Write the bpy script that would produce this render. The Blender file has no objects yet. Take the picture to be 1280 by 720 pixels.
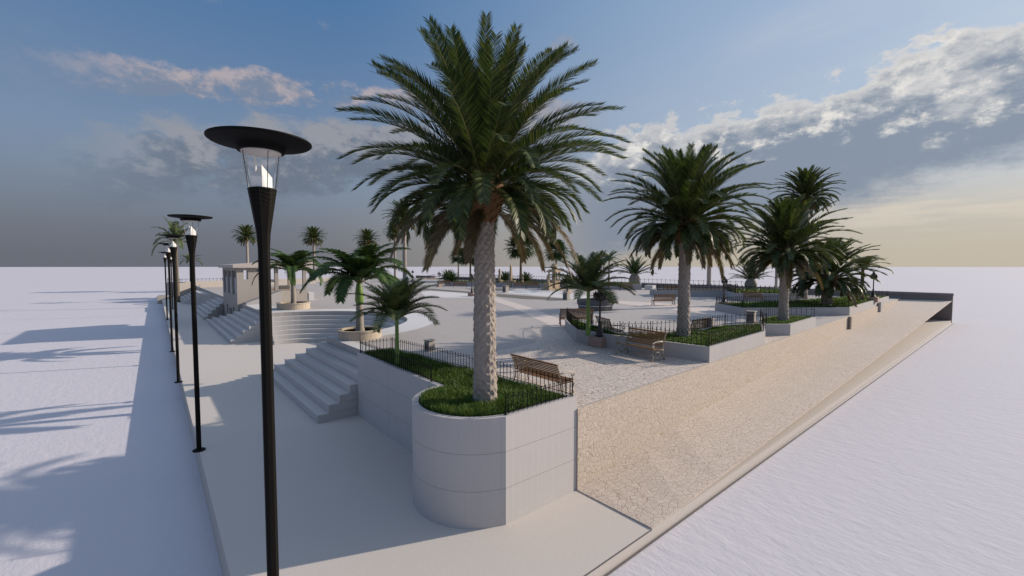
import bpy, bmesh, math, random
from mathutils import Vector, Matrix, noise as mnoise
R = math.radians
sc = bpy.context.scene
COL = sc.collection
rng = random.Random(7)

# ------------------------------------------------------------------ camera
F = 545.0; CY = 360.0; PITCH = math.atan(27.0 / F); CAMH = 5.4; YAW = R(40)
fw = (math.sin(YAW)*math.cos(PITCH), math.cos(YAW)*math.cos(PITCH), -math.sin(PITCH))
rt = (math.cos(YAW), -math.sin(YAW), 0.0)
up = (math.sin(YAW)*math.sin(PITCH), math.cos(YAW)*math.sin(PITCH), math.cos(PITCH))
cam = bpy.data.cameras.new('camera'); co = bpy.data.objects.new('camera', cam); COL.objects.link(co)
cam.sensor_width = 36; cam.lens = 36*F/1280; cam.clip_start = 0.05; cam.clip_end = 9000
m = Matrix(((rt[0], up[0], -fw[0], 0), (rt[1], up[1], -fw[1], 0), (rt[2], up[2], -fw[2], CAMH), (0, 0, 0, 1)))
co.matrix_world = m; sc.camera = co

def ray(x, y):
    a = (x-640)/F; b = (CY-y)/F
    return Vector([fw[i]+a*rt[i]+b*up[i] for i in range(3)])
def P(x, y, z=0.0):            # survey: where a sight line meets the level z
    d = ray(x, y); t = (z-CAMH)/d.z
    return Vector((d.x*t, d.y*t, z))
def G(x, y): return P(x, y, PZ)
PZ = 2.0                       # level of the plaza

# ------------------------------------------------------------------ materials
MATS = {}
class NT:
    def __init__(s, name):
        s.m = bpy.data.materials.new(name); s.m.use_nodes = True
        s.t = s.m.node_tree; s.b = s.t.nodes['Principled BSDF']; s.out = s.t.nodes['Material Output']
    def n(s, typ, **k):
        nd = s.t.nodes.new(typ)
        for a, v in k.items():
            if a.startswith('i_'): nd.inputs[int(a[2:]) if a[2:].isdigit() else a[2:].replace('_', ' ')].default_value = v
            else: setattr(nd, a, v)
        return nd
    def l(s, a, b): s.t.links.new(a, b)
    def coord(s): return s.n('ShaderNodeNewGeometry').outputs['Position']
    def noise(s, vec, scale, detail=4, rough=.55):
        n = s.n('ShaderNodeTexNoise'); n.inputs['Scale'].default_value = scale; n.inputs['Detail'].default_value = detail
        n.inputs['Roughness'].default_value = rough; s.l(vec, n.inputs['Vector']); return n.outputs['Fac']
    def map(s, vec, scale=(1, 1, 1), rot=(0, 0, 0)):
        n = s.n('ShaderNodeMapping'); n.inputs['Scale'].default_value = scale; n.inputs['Rotation'].default_value = rot
        s.l(vec, n.inputs['Vector']); return n.outputs['Vector']
    def ramp(s, f, stops):
        n = s.n('ShaderNodeValToRGB'); e = n.color_ramp.elements
        while len(e) < len(stops): e.new(.5)
        for q, (p, c) in zip(e, stops): q.position = p; q.color = (*c, 1) if len(c) == 3 else c
        s.l(f, n.inputs['Fac']); return n.outputs['Color']
    def mix(s, f, a, b, mode='MIX'):
        n = s.n('ShaderNodeMix', data_type='RGBA', blend_type=mode)
        for sock, v in ((n.inputs[0], f), (n.inputs[6], a), (n.inputs[7], b)):
            if hasattr(v, 'is_linked') or hasattr(v, 'links'): s.l(v, sock)
            else: sock.default_value = v if isinstance(v, (int, float)) else (*v, 1)
        return n.outputs[2]
    def math(s, op, a, b=0.0, c=None):
        n = s.n('ShaderNodeMath', operation=op)
        for i, v in enumerate((a, b, c)):
            if v is None: continue
            if hasattr(v, 'links'): s.l(v, n.inputs[i])
            else: n.inputs[i].default_value = v
        return n.outputs[0]
    def bump(s, h, strength=.3, dist=.02):
        n = s.n('ShaderNodeBump'); n.inputs['Strength'].default_value = strength; n.inputs['Distance'].default_value = dist
        s.l(h, n.inputs['Height']); s.l(n.outputs['Normal'], s.b.inputs['Normal'])
    def fin(s, col=None, rough=.7, spec=.3, metal=0):
        if col is not None:
            if hasattr(col, 'links'): s.l(col, s.b.inputs['Base Color'])
            else: s.b.inputs['Base Color'].default_value = (*col, 1)
        s.b.inputs['Roughness'].default_value = rough; s.b.inputs['Specular IOR Level'].default_value = spec
        s.b.inputs['Metallic'].default_value = metal
        MATS[s.m.name] = s.m; return s.m

def concrete(name, c0, c1, joints=(), vstri=True, scale=1.0, joint_y=0.0):
    t = NT(name); p = t.coord()
    n1 = t.noise(p, .9*scale, 6, .6); n2 = t.noise(p, 22*scale, 5, .65)
    col = t.mix(n1, c0, c1)
    col = t.mix(t.math('MULTIPLY', n2, .35), col, tuple(x*.72 for x in c0))
    h = n2
    if vstri:                      # fine vertical board marks
        st = t.noise(t.map(p, (26, 26, .25)), 1.0, 3, .6)
        col = t.mix(t.math('MULTIPLY', t.math('SUBTRACT', st, .35), .3), col, tuple(x*.62 for x in c0))
        h = t.math('ADD', n2, t.math('MULTIPLY', st, 1.2))
    sp = t.n('ShaderNodeSeparateXYZ'); t.l(p, sp.inputs[0])
    for z in joints:
        d = t.math('ABSOLUTE', t.math('SUBTRACT', sp.outputs[2], z))
        f = t.math('LESS_THAN', d, .0045)
        col = t.mix(f, col, (.22, .20, .19)); h = t.math('SUBTRACT', h, t.math('MULTIPLY', f, 3))
    if joint_y:
        fr = t.math('FRACT', t.math('DIVIDE', t.math('SUBTRACT', sp.outputs[1], 10.3), joint_y))
        gn = t.n('ShaderNodeNewGeometry'); sn = t.n('ShaderNodeSeparateXYZ'); t.l(gn.outputs['Normal'], sn.inputs[0])
        f = t.math('MULTIPLY', t.math('LESS_THAN', fr, .005), t.math('LESS_THAN', sn.outputs[0], -.95))
        col = t.mix(f, col, (.26, .24, .23))
    t.bump(h, .25, .01)
    return t.fin(col, .85, .2)

def crazy(name, stoneA, stoneB, mortar, scale=4.2, flip=None):
    t = NT(name); p = t.coord()
    if flip: p = t.map(p, (1, 1, 1), flip)
    w = t.n('ShaderNodeTexNoise'); w.inputs['Scale'].default_value = 2.2; w.inputs['Detail'].default_value = 2; t.l(p, w.inputs['Vector'])
    pv = t.n('ShaderNodeVectorMath', operation='MULTIPLY_ADD'); t.l(w.outputs['Color'], pv.inputs[0]); pv.inputs[1].default_value = (.16, .16, .16); t.l(p, pv.inputs[2])
    v = t.n('ShaderNodeTexVoronoi', feature='DISTANCE_TO_EDGE'); v.inputs['Scale'].default_value = scale; t.l(pv.outputs[0], v.inputs['Vector'])
    vc = t.n('ShaderNodeTexVoronoi', feature='F1'); vc.inputs['Scale'].default_value = scale; t.l(pv.outputs[0], vc.inputs['Vector'])
    sp = t.n('ShaderNodeSeparateColor'); t.l(vc.outputs['Color'], sp.inputs[0])
    stone = t.mix(sp.outputs[0], stoneA, stoneB)
    g = t.noise(p, 18, 4)
    stone = t.mix(t.math('MULTIPLY', g, .3), stone, tuple(x*.75 for x in stoneA))
    jt = t.ramp(v.outputs['Distance'], [(0.0, (0, 0, 0)), (.028, (0, 0, 0)), (.06, (1, 1, 1))])
    col = t.mix(jt, mortar, stone)
    big = t.noise(p, .35, 3)
    col = t.mix(t.math('MULTIPLY', big, .25), col, tuple(x*.8 for x in stoneB))
    t.bump(t.math('ADD', jt, t.math('MULTIPLY', g, .3)), .5, .012)
    return t.fin(col, .8, .25)

def paving(name, c0, c1, mortar=None, sx=4.0):
    t = NT(name); p = t.coord()
    if mortar is None: mortar = tuple(x*.72 for x in c0)
    b = t.n('ShaderNodeTexBrick'); b.inputs['Scale'].default_value = sx; b.inputs['Mortar Size'].default_value = .012
    b.inputs['Color1'].default_value = (*c0, 1); b.inputs['Color2'].default_value = (*c1, 1); b.inputs['Mortar'].default_value = (*mortar, 1)
    b.inputs['Brick Width'].default_value = .8; b.inputs['Row Height'].default_value = .4
    t.l(t.map(p, (1, 1, 1), (0, 0, R(7))), b.inputs['Vector'])
    n1 = t.noise(p, .25, 5, .6); n2 = t.noise(p, 14, 4)
    col = t.mix(t.math('MULTIPLY', n1, .35), b.outputs['Color'], tuple(x*.75 for x in c1))
    col = t.mix(t.math('MULTIPLY', n2, .22), col, tuple(x*.7 for x in c0))
    t.bump(t.math('SUBTRACT', n2, b.outputs['Fac']), .3, .006)
    return t.fin(col, .78, .3)

def plain(name, c, rough=.6, spec=.3, metal=0, var=.25, scale=6, bump=0.0):
    t = NT(name); p = t.coord(); n = t.noise(p, scale, 4)
    col = t.mix(t.math('MULTIPLY', n, var*2), c, tuple(x*.55 for x in c))
    if bump: t.bump(n, bump, .01)
    return t.fin(col, rough, spec, metal)

def leafmat(name, stops, transl=.22, rough=.6, spec=.2):
    t = NT(name); g = t.n('ShaderNodeNewGeometry')
    r = g.outputs['Random Per Island']; n = t.noise(g.outputs['Position'], .9, 3)
    f = t.math('ADD', t.math('MULTIPLY', r, .65), t.math('MULTIPLY', n, .4))
    col = t.ramp(f, stops)
    t.fin(col, rough, spec)
    tr = t.n('ShaderNodeBsdfTranslucent'); t.l(t.mix(1.0, col, (.9, 1.0, .35), 'MULTIPLY'), tr.inputs['Color'])
    mx = t.n('ShaderNodeMixShader'); mx.inputs[0].default_value = transl
    t.l(t.b.outputs[0], mx.inputs[1]); t.l(tr.outputs[0], mx.inputs[2]); t.l(mx.outputs[0], t.out.inputs['Surface'])
    return t.m

concrete('planter_concrete', (.54, .51, .50), (.46, .44, .43), joints=(.78, 1.56), joint_y=2.6)
concrete('bed_concrete', (.47, .45, .445), (.39, .375, .37))
concrete('step_concrete', (.55, .525, .505), (.47, .45, .435), vstri=False)
concrete('white_concrete', (.62, .61, .61), (.56, .55, .55), vstri=False)
concrete('pavement_concrete', (.56, .515, .475), (.515, .475, .44), vstri=False, scale=.5)
concrete('gate_render', (.42, .385, .35), (.36, .33, .30), vstri=False)
concrete('roof_render', (.52, .46, .42), (.46, .41, .38), vstri=False)
concrete('dark_wall', (.27, .235, .22), (.20, .175, .165), vstri=True)
crazy('crazy_paving', (.59, .51, .44), (.525, .45, .385), (.43, .345, .285), 6.8)
crazy('crazy_wall', (.54, .465, .395), (.48, .41, .345), (.40, .32, .25), 6.8, flip=(R(90), 0, 0))
crazy('plaza_crazy', (.64, .565, .51), (.53, .47, .43), (.33, .275, .235), 6.2)
paving('plaza_paving', (.45, .415, .395), (.405, .375, .36), (.27, .245, .23))
paving('pink_paving', (.64, .56, .51), (.60, .52, .475))
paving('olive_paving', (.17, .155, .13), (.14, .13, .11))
paving('pale_paving', (.66, .64, .63), (.62, .6, .59))
paving('pot_stone', (.50, .42, .33), (.40, .34, .27), mortar=(.2, .17, .14), sx=5)
plain('black_metal', (.004, .004, .0045), .7, .12, 0, .2)
plain('lamp_black', (.005, .0043, .0035), .6, .12, 0, .2)
plain('lamp_white', (.8, .8, .78), .4, .4, 0, .05)
plain('lamp_under', (.55, .52, .5), .5, .3, 0, .1)
plain('iron_cream', (.42, .36, .28), .45, .5, 0, .3, 20, .2)
plain('iron_dark', (.03, .028, .028), .5, .5, 0, .2)
plain('granite', (.42, .28, .23), .6, .4, 0, .35, 40, .1)
plain('stone_monument', (.42, .33, .23), .85, .2, 0, .3, 5, .5)
plain('bin_stone', (.36, .33, .30), .85, .2, 0, .25, 9, .3)
plain('dark_stone', (.13, .12, .12), .6, .4, 0, .3, 6, .2)
plain('soil', (.05, .04, .028), .95, .1, 0, .5, 9, .6)
plain('boots', (.17, .095, .045), .9, .15, 0, .5, 14, .6)
plain('crownshaft', (.15, .26, .05), .4, .4, 0, .35, 3)
plain('grey_trunk', (.32, .29, .25), .9, .15, 0, .35, 8, .6)
plain('thin_trunk', (.17, .14, .10), .9, .15, 0, .4, 9, .6)
t = NT('date_trunk'); p = t.coord(); a = t.noise(p, 3, 6, .7); b = t.noise(t.map(p, (20, 20, 4)), 1, 4)
c = t.mix(a, (.22, .185, .16), (.50, .455, .41)); c = t.mix(t.math('MULTIPLY', b, .5), c, (.16, .12, .09)); t.bump(b, .6, .02); t.fin(c, .95, .1)
t = NT('wood'); p = t.coord(); a = t.noise(t.map(p, (30, 3, 60)), 1, 4); c = t.mix(a, (.32, .165, .055), (.12, .058, .02))
t.bump(a, .2, .004); t.fin(c, .42, .45)
leafmat('frond_green', [(.05, (.014, .029, .013)), (.5, (.036, .060, .021)), (.95, (.16, .17, .055))], .24, .45, .35)
leafmat('frond_dry', [(.05, (.07, .05, .03)), (.5, (.13, .09, .05)), (.95, (.20, .16, .09))], .2, .6, .2)
leafmat('frond_royal', [(.05, (.020, .042, .016)), (.5, (.042, .085, .024)), (.95, (.10, .15, .045))])
leafmat('frond_light', [(.05, (.035, .055, .025)), (.5, (.08, .11, .045)), (.95, (.18, .20, .09))])
leafmat('frond_yellow', [(.05, (.08, .10, .03)), (.5, (.17, .18, .06)), (.95, (.27, .25, .11))])
leafmat('frond_dark', [(.05, (.016, .034, .014)), (.5, (.032, .062, .022)), (.95, (.07, .11, .035))])
leafmat('grass_blades', [(.05, (.026, .052, .012)), (.4, (.065, .125, .024)), (.75, (.13, .195, .042)), (1.0, (.22, .24, .075))], .25, .5, .3)
plain('rachis', (.17, .16, .06), .5, .3, 0, .3)
g = NT('glass'); g.fin((.95, .97, 1), .02, .5); tr = g.n('ShaderNodeBsdfTransparent'); gl = g.n('ShaderNodeBsdfGlossy'); gl.inputs['Roughness'].default_value = .03; mx = g.n('ShaderNodeMixShader')
lw_ = g.n('ShaderNodeLayerWeight'); lw_.inputs[0].default_value = .25; g.l(g.math('MULTIPLY', lw_.outputs['Fresnel'], .35), mx.inputs[0]); g.l(tr.outputs[0], mx.inputs[1]); g.l(gl.outputs[0], mx.inputs[2]); g.l(mx.outputs[0], g.out.inputs['Surface'])
# pale grainy open ground
t = NT('white_ground'); p = t.coord()
w1 = t.noise(t.map(p, (1.2, .7, 1), (0, 0, R(-18))), 2.4, 7, .65); w2 = t.noise(t.map(p, (1.6, .5, 1), (0, 0, R(-24))), 6, 4, .6)
w3 = t.noise(p, .05, 3)
c = t.mix(w3, (.565, .545, .58), (.525, .505, .54)); c = t.mix(t.math('MULTIPLY', w2, .12), c, (.5, .48, .51))
t.bump(t.math('ADD', t.math('MULTIPLY', w1, 1.0), t.math('MULTIPLY', w2, .35)), .40, .06); t.fin(c, .9, .1)

# ------------------------------------------------------------------ mesh helpers
class MB:
    def __init__(s): s.v = []; s.f = []; s.mi = []; s.k = 0
    def add(s, vs, fs):
        o = len(s.v); s.v += [tuple(x) for x in vs]; s.f += [tuple(i+o for i in q) for q in fs]; s.mi += [s.k]*len(fs)
    def box(s, a, b):
        x0, y0, z0 = a; x1, y1, z1 = b
        s.add([(x0,y0,z0),(x1,y0,z0),(x1,y1,z0),(x0,y1,z0),(x0,y0,z1),(x1,y0,z1),(x1,y1,z1),(x0,y1,z1)],
              [(0,3,2,1),(4,5,6,7),(0,1,5,4),(1,2,6,5),(2,3,7,6),(3,0,4,7)])
    def bar(s, a, b, r, n=4, r2=None, cap=True):
        a = Vector(a); b = Vector(b); d = (b-a).normalized()
        q = Vector((0,0,1)) if abs(d.z) < .9 else Vector((1,0,0))
        u = d.cross(q).normalized(); w = d.cross(u); r2 = r if r2 is None else r2
        vs = []
        for c, rr in ((a, r), (b, r2)):
            for i in range(n):
                an = 2*math.pi*(i+.5)/n; vs.append(c+(u*math.cos(an)+w*math.sin(an))*rr)
        fs = [(i, (i+1) % n, n+(i+1) % n, n+i) for i in range(n)]
        if cap: fs += [tuple(reversed(range(n))), tuple(range(n, 2*n))]
        s.add(vs, fs)
    def tube(s, pts, rad, n=6):
        pts = [Vector(p) for p in pts]; L = len(pts); rr = rad if isinstance(rad, (list, tuple)) else [rad]*L
        vs = []; ref = Vector((.13, .27, .95))
        for i, p in enumerate(pts):
            d = (pts[min(i+1, L-1)]-pts[max(i-1, 0)]).normalized()
            u = d.cross(ref)
            if u.length < .05: u = d.cross(Vector((1, 0, 0)))
            u.normalize(); w = d.cross(u)
            for k in range(n):
                an = 2*math.pi*k/n; vs.append(p+(u*math.cos(an)+w*math.sin(an))*rr[i])
        fs = [(i*n+k, i*n+(k+1) % n, (i+1)*n+(k+1) % n, (i+1)*n+k) for i in range(L-1) for k in range(n)]
        fs += [tuple(reversed(range(n))), tuple(range((L-1)*n, L*n))]
        s.add(vs, fs)
    def lathe(s, c, prof, n=24, ph=0.0):     # prof: (r, z)
        vs = []; L = len(prof)
        for r, z in prof:
            for k in range(n):
                an = 2*math.pi*k/n+ph; vs.append((c[0]+r*math.cos(an), c[1]+r*math.sin(an), c[2]+z))
        fs = [(i*n+k, i*n+(k+1) % n, (i+1)*n+(k+1) % n, (i+1)*n+k) for i in range(L-1) for k in range(n)]
        if prof[0][0] > 1e-4: fs.append(tuple(reversed(range(n))))
        if prof[-1][0] > 1e-4: fs.append(tuple(range((L-1)*n, L*n)))
        s.add(vs, fs)
    def prism(s, poly, z0, z1, bottom=True):
        n = len(poly); A = sum(poly[i][0]*poly[(i+1) % n][1]-poly[(i+1) % n][0]*poly[i][1] for i in range(n))
        if A < 0: poly = poly[::-1]
        zf = z1 if callable(z1) else (lambda x, y: z1)
        vs = [(x, y, z0) for x, y in poly]+[(x, y, zf(x, y)) for x, y in poly]
        fs = [(i, (i+1) % n, n+(i+1) % n, n+i) for i in range(n)]+[tuple(range(n, 2*n))]
        if bottom: fs.append(tuple(reversed(range(n))))
        s.add(vs, fs)
    def obj(s, name, mats, parent=None, smooth=False, loc=None, tri=False):
        me = bpy.data.meshes.new(name); me.from_pydata(s.v, [], s.f)
        for m_ in (mats if isinstance(mats, (list, tuple)) else [mats]): me.materials.append(MATS[m_])
        if any(s.mi): me.polygons.foreach_set('material_index', s.mi)
        if smooth: me.polygons.foreach_set('use_smooth', [True]*len(me.polygons))
        if tri:
            bm = bmesh.new(); bm.from_mesh(me); bmesh.ops.triangulate(bm, faces=[f for f in bm.faces if len(f.verts) > 4]); bm.to_mesh(me); bm.free()
        me.update()
        o = bpy.data.objects.new(name, me); COL.objects.link(o)
        if parent: o.parent = parent
        if loc is not None: o.location = loc
        return o
def tag(o, label=None, cat=None, group=None, kind=None):
    if label: o['label'] = label
    if cat: o['category'] = cat
    if group: o['group'] = group
    if kind: o['kind'] = kind
    return o
def empty(name, loc, label, cat, group=None, rz=0.0, s=1.0):
    o = bpy.data.objects.new(name, None); COL.objects.link(o); o.location = loc; o.rotation_euler = (0, 0, rz); o.scale = (s, s, s)
    o.empty_display_size = .2
    return tag(o, label, cat, group)
def bevel(o, w=.012, seg=2):
    md = o.modifiers.new('bevel', 'BEVEL'); md.width = w; md.segments = seg; md.limit_method = 'ANGLE'; md.angle_limit = R(50); return o
def dup(root, loc, rz=0, s=None, label=None, group=None):
    r = root.copy(); COL.objects.link(r); r.location = loc; r.rotation_euler = (0, 0, rz)
    if s: r.scale = (s, s, s) if not isinstance(s, tuple) else s
    if label: r['label'] = label
    if group: r['group'] = group
    for ch in list(root.children):
        c = ch.copy(); COL.objects.link(c); c.parent = r
        for g_ in list(ch.children):
            d = g_.copy(); COL.objects.link(d); d.parent = c
    return r
def ss(a, b, x):
    t_ = min(1, max(0, (x-a)/(b-a))); return t_*t_*(3-2*t_)

# ------------------------------------------------------------------ ground
def gz(x, y): return -.75+.49*ss(-8, -.5, x-y)
def coords(lo, hi, k):
    return [lo+(hi-lo)*i/k for i in range(k+1)]
fx = [-6000, -3000, -1500, -800, -400, -220, -140, -90]+coords(-60, 110, 68)+[140, 200, 300, 500, 900, 1700, 3200, 6000]
fy = [-6000, -3000, -1200, -500, -200, -80, -40]+coords(-20, 150, 68)+[180, 240, 320, 450, 700, 1200, 2200, 4000, 6500]
mb = MB(); nx = len(fx)
mb.add([(x, y, gz(x, y)) for y in fy for x in fx], [(j*nx+i, j*nx+i+1, (j+1)*nx+i+1, (j+1)*nx+i) for j in range(len(fy)-1) for i in range(nx-1)])
tag(mb.obj('ground', 'white_ground', smooth=True), 'pale lilac white grainy open ground stretching to the horizon', kind='structure')

KX = .92                                            # left kerb of the lower pavement
def Ye(x): return 6.9+.0374*(x-7.8)                 # front edge of the plaza
mb = MB(); mb.prism([(KX, 4.8), (61.2, 4.98), (61.2, 8.9), (7.8, 6.95), (7.8, 16), (9, 20), (9, 60), (12, 96), (1.9, 92), (1.5, 60)], -1.2, 0.0)
o = mb.obj('lower_pavement', 'pavement_concrete', tri=True); tag(o, 'smooth pale concrete lower pavement', kind='structure')

# plaza sheet with the round notch of the seating
CX, CYc = 6.6, 28.7
def rk(k): return 6.88-.375*(7-k)
def arc(r, a0, a1, n=40): return [(CX+r*math.cos(a0+(a1-a0)*i/n), CYc+r*math.sin(a0+(a1-a0)*i/n)) for i in range(n+1)]
H90 = math.pi/2
BX = 61.3
poly = [(7.75, Ye(7.75)+.0), (BX, Ye(BX)), (BX, 118), (8.5, 118), (6.6, 92), (6.6, CYc+6.88)]+arc(6.88, H90, -H90)[1:]+[(6.6, 15.55), (7.1, 15.4)]
mb = MB(); mb.prism(poly, -.3, PZ)
o = mb.obj('plaza_paving', 'plaza_paving', tri=True); tag(o, 'grey paved plaza raised above the lower pavement', kind='structure')

def sheet(name, poly, mat, label, z):
    n = len(poly); A = sum(poly[i][0]*poly[(i+1) % n][1]-poly[(i+1) % n][0]*poly[i][1] for i in range(n))
    if A < 0: poly = poly[::-1]
    mb = MB(); mb.add([(x, y, z) for x, y in poly], [tuple(range(n))]); o = mb.obj(name, mat, tri=True)
    return tag(o, label, kind='structure')
ring = arc(8.65, -H90, H90, 48)+arc(6.88, H90, -H90, 48)
sheet('curved_path', ring, 'white_concrete', 'white curved path ringing the sunken round seating', PZ+.004)
sheet('stair_head_path', [(6.6, 15.6), (7.15, 15.6), (7.15, 20.05), (6.6, 20.05)], 'white_concrete', 'white band along the head of the near steps', PZ+.004)
sheet('stair_head_path', [(6.6, 37.36), (8.2, 37.36), (8.2, 44.5), (6.6, 44.5)], 'white_concrete', 'white band along the head of the middle steps', PZ+.004)
def pxpoly(pts): return [tuple(G(*q)[:2]) for q in pts]
cp = [(7.76, Ye(7.76)+.02), (16, Ye(16)+.02), (24, Ye(24)+.02), (23.5, 9.6), (16.5, 17.5)]+pxpoly([(697, 408), (662, 409), (674, 421), (668, 429), (645, 434), (600, 443), (560, 449)])+[(7.4, 12.5)]
sheet('crazy_paving', cp, 'plaza_crazy', 'fine irregular stone paving at the near corner of the plaza', PZ+.004)
sheet('paving_strip', pxpoly([(724, 409), (691, 409), (640, 384), (600, 371.5), (620, 371.5), (668, 386)]), 'pink_paving', 'pinkish paving strip running back from the near corner', PZ+.008)
sheet('paving_strip', pxpoly([(768, 379), (775, 376), (860, 381), (900, 388), (935, 392), (935, 397), (893, 394), (845, 388)]), 'pink_paving', 'pinkish paving strip in front of the free standing bench', PZ+.008)
sheet('pale_paving', pxpoly([(526, 365.5), (545, 361.8), (575, 364), (605, 367.5), (640, 370), (612, 371.8), (560, 372.2), (532, 371)]), 'pale_paving', 'pale paved patch in the middle of the plaza', PZ+.004)
sheet('pale_paving', pxpoly([(628, 366), (700, 372), (760, 379), (765, 375), (700, 364), (640, 361)]), 'pale_paving', 'pale paved sweep beside the dark band', PZ+.004)
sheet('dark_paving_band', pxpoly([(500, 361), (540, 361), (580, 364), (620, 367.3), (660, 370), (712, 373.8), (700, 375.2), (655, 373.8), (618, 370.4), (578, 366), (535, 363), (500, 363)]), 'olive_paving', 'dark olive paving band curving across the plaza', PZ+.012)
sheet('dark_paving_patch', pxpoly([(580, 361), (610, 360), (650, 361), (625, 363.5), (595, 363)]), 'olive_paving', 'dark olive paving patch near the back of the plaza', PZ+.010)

# crazy stone retaining wall and ramp
mb = MB(); L = 7.8; Rr = BX
mb.prism([(L, Ye(L)-.06), (Rr, Ye(Rr)-.06), (Rr, Ye(Rr)-.002), (L, Ye(L)-.002)], 0.004, PZ-.003)
tag(mb.obj('retaining_wall', 'crazy_wall'), 'irregular yellowish stone wall between the plaza and the ramp', 'wall')
def zin(x): return .30+.0305*(x-8.6) if x > 13 else .02+.414*(x-7.8)/5.2
def zout(x): return .03+.0366*(x-7.8)
mb = MB(); xs = [7.8, 8.2, 8.6]+[9+52.3*i/30 for i in range(31)]; vs = []; fs = []
for x in xs:
    yi = Ye(x)-.062; yo = 4.83+.0035*(x-7.8)
    vs += [(x, yo, zout(x)), (x, yi, zin(x)), (x, yo, max(.004, zout(x)-.07)), (x, yi, max(.004, zin(x)-.07))]
for i in range(len(xs)-1):
    a = 4*i; b = a+4
    fs += [(a, b, b+1, a+1), (a+2, a+3, b+3, b+2), (a, a+2, b+2, b), (a+1, b+1, b+3, a+3)]
fs += [(0, 1, 3, 2)]
mb.add(vs, fs)
tag(mb.obj('ramp', 'crazy_paving'), 'long pinkish crazy paved ramp rising along the stone wall', kind='structure')

mb = MB(); mb.box((KX+.01, 4.80, .001), (7.79, 4.83, .006)); mb.box((KX, 4.775, -.25), (61, 4.797, -.215))
tag(mb.obj('kerb_groove', 'dark_stone'), 'thin dark joint along the right edge of the lower pavement', kind='structure')
# ------------------------------------------------------------------ stairs
Xk = lambda k: 4.35+.375*(k-1)
RZ = 2.0/7
def steps(thing_label, polys, mat='step_concrete', name='stone_steps', part='step', group=None):
    c = polys[0][0]; root = empty(name, (c[0], c[1], 0), thing_label, 'steps', group)
    for k, pl in enumerate(polys, 1):
        mb = MB(); z0 = RZ*(k-1)-(.0 if k > 1 else .1); n = 0
        mb.prism([(x-c[0], y-c[1]) for x, y in pl], z0+.0005, RZ*k)
        bevel(mb.obj(part, mat, root, tri=True), .015, 2)
    return root
pls = []
for k in range(1, 7):
    r = rk(k); x0 = Xk(k); a = math.acos((x0-CX)/r)
    n = 14; aa = [-a+(a-H90)*i/n for i in range(n+1)]
    pls.append([(x0, 15.57), (6.6, 15.57), ] + [(CX+r*math.cos(q), CYc+r*math.sin(q)) for q in aa[::-1]])
for i, pl in enumerate(pls):       # upper steps stop against the end wall of the planter
    pls[i] = [(x, max(y, 15.57)) for x, y in pl]
steps('wide concrete steps beside the tall planter, curved at their far end', pls)
pls = [arc(rk(k), -H90, H90, 48)+arc(7.0 if k < 7 else 7, H90, -H90, 48) for k in range(1, 7)]
pls = [[(max(x, 6.602), y) for x, y in pl] for pl in pls]
pls = [arc(rk(k), -H90, H90, 48)+arc(6.878, H90, -H90, 48) for k in range(1, 7)]
steps('sunken half round tiers of concrete seating', pls, name='amphitheatre_seating', part='tier')
far = [52.4, 50.6, 48.5, 46.6, 45.5, 44.5, 43.9]
steps('concrete steps with a straight lit end beyond the round seating', [[(Xk(k), CYc+6.9), (6.6, CYc+6.9), (6.6, 43.9), (Xk(k), far[k-1])] for k in range(1, 7)])
nr = [53.5, 54.0, 54.4, 54.8, 55.2, 55.6, 56]; fr = [67.7, 66.6, 65.6, 64.8, 64, 62.5, 61.5]
steps('shaded concrete steps behind the square gate tower', [[(Xk(k), nr[k-1]), (6.6, 55.8), (6.6, 61.5), (Xk(k), fr[k-1])] for k in range(1, 7)])
nr = [80.1, 79, 77.8, 76.6, 75.4, 74.2, 73]; fr = [90.4, 89, 87.5, 86, 84.5, 83, 81.5]
steps('most distant concrete steps near the far end of the pavement', [[(3.87+.33*(k-1), nr[k-1]), (6.6, 72), (6.6, 81), (3.87+.33*(k-1), fr[k-1])] for k in range(1, 7)])

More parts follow.
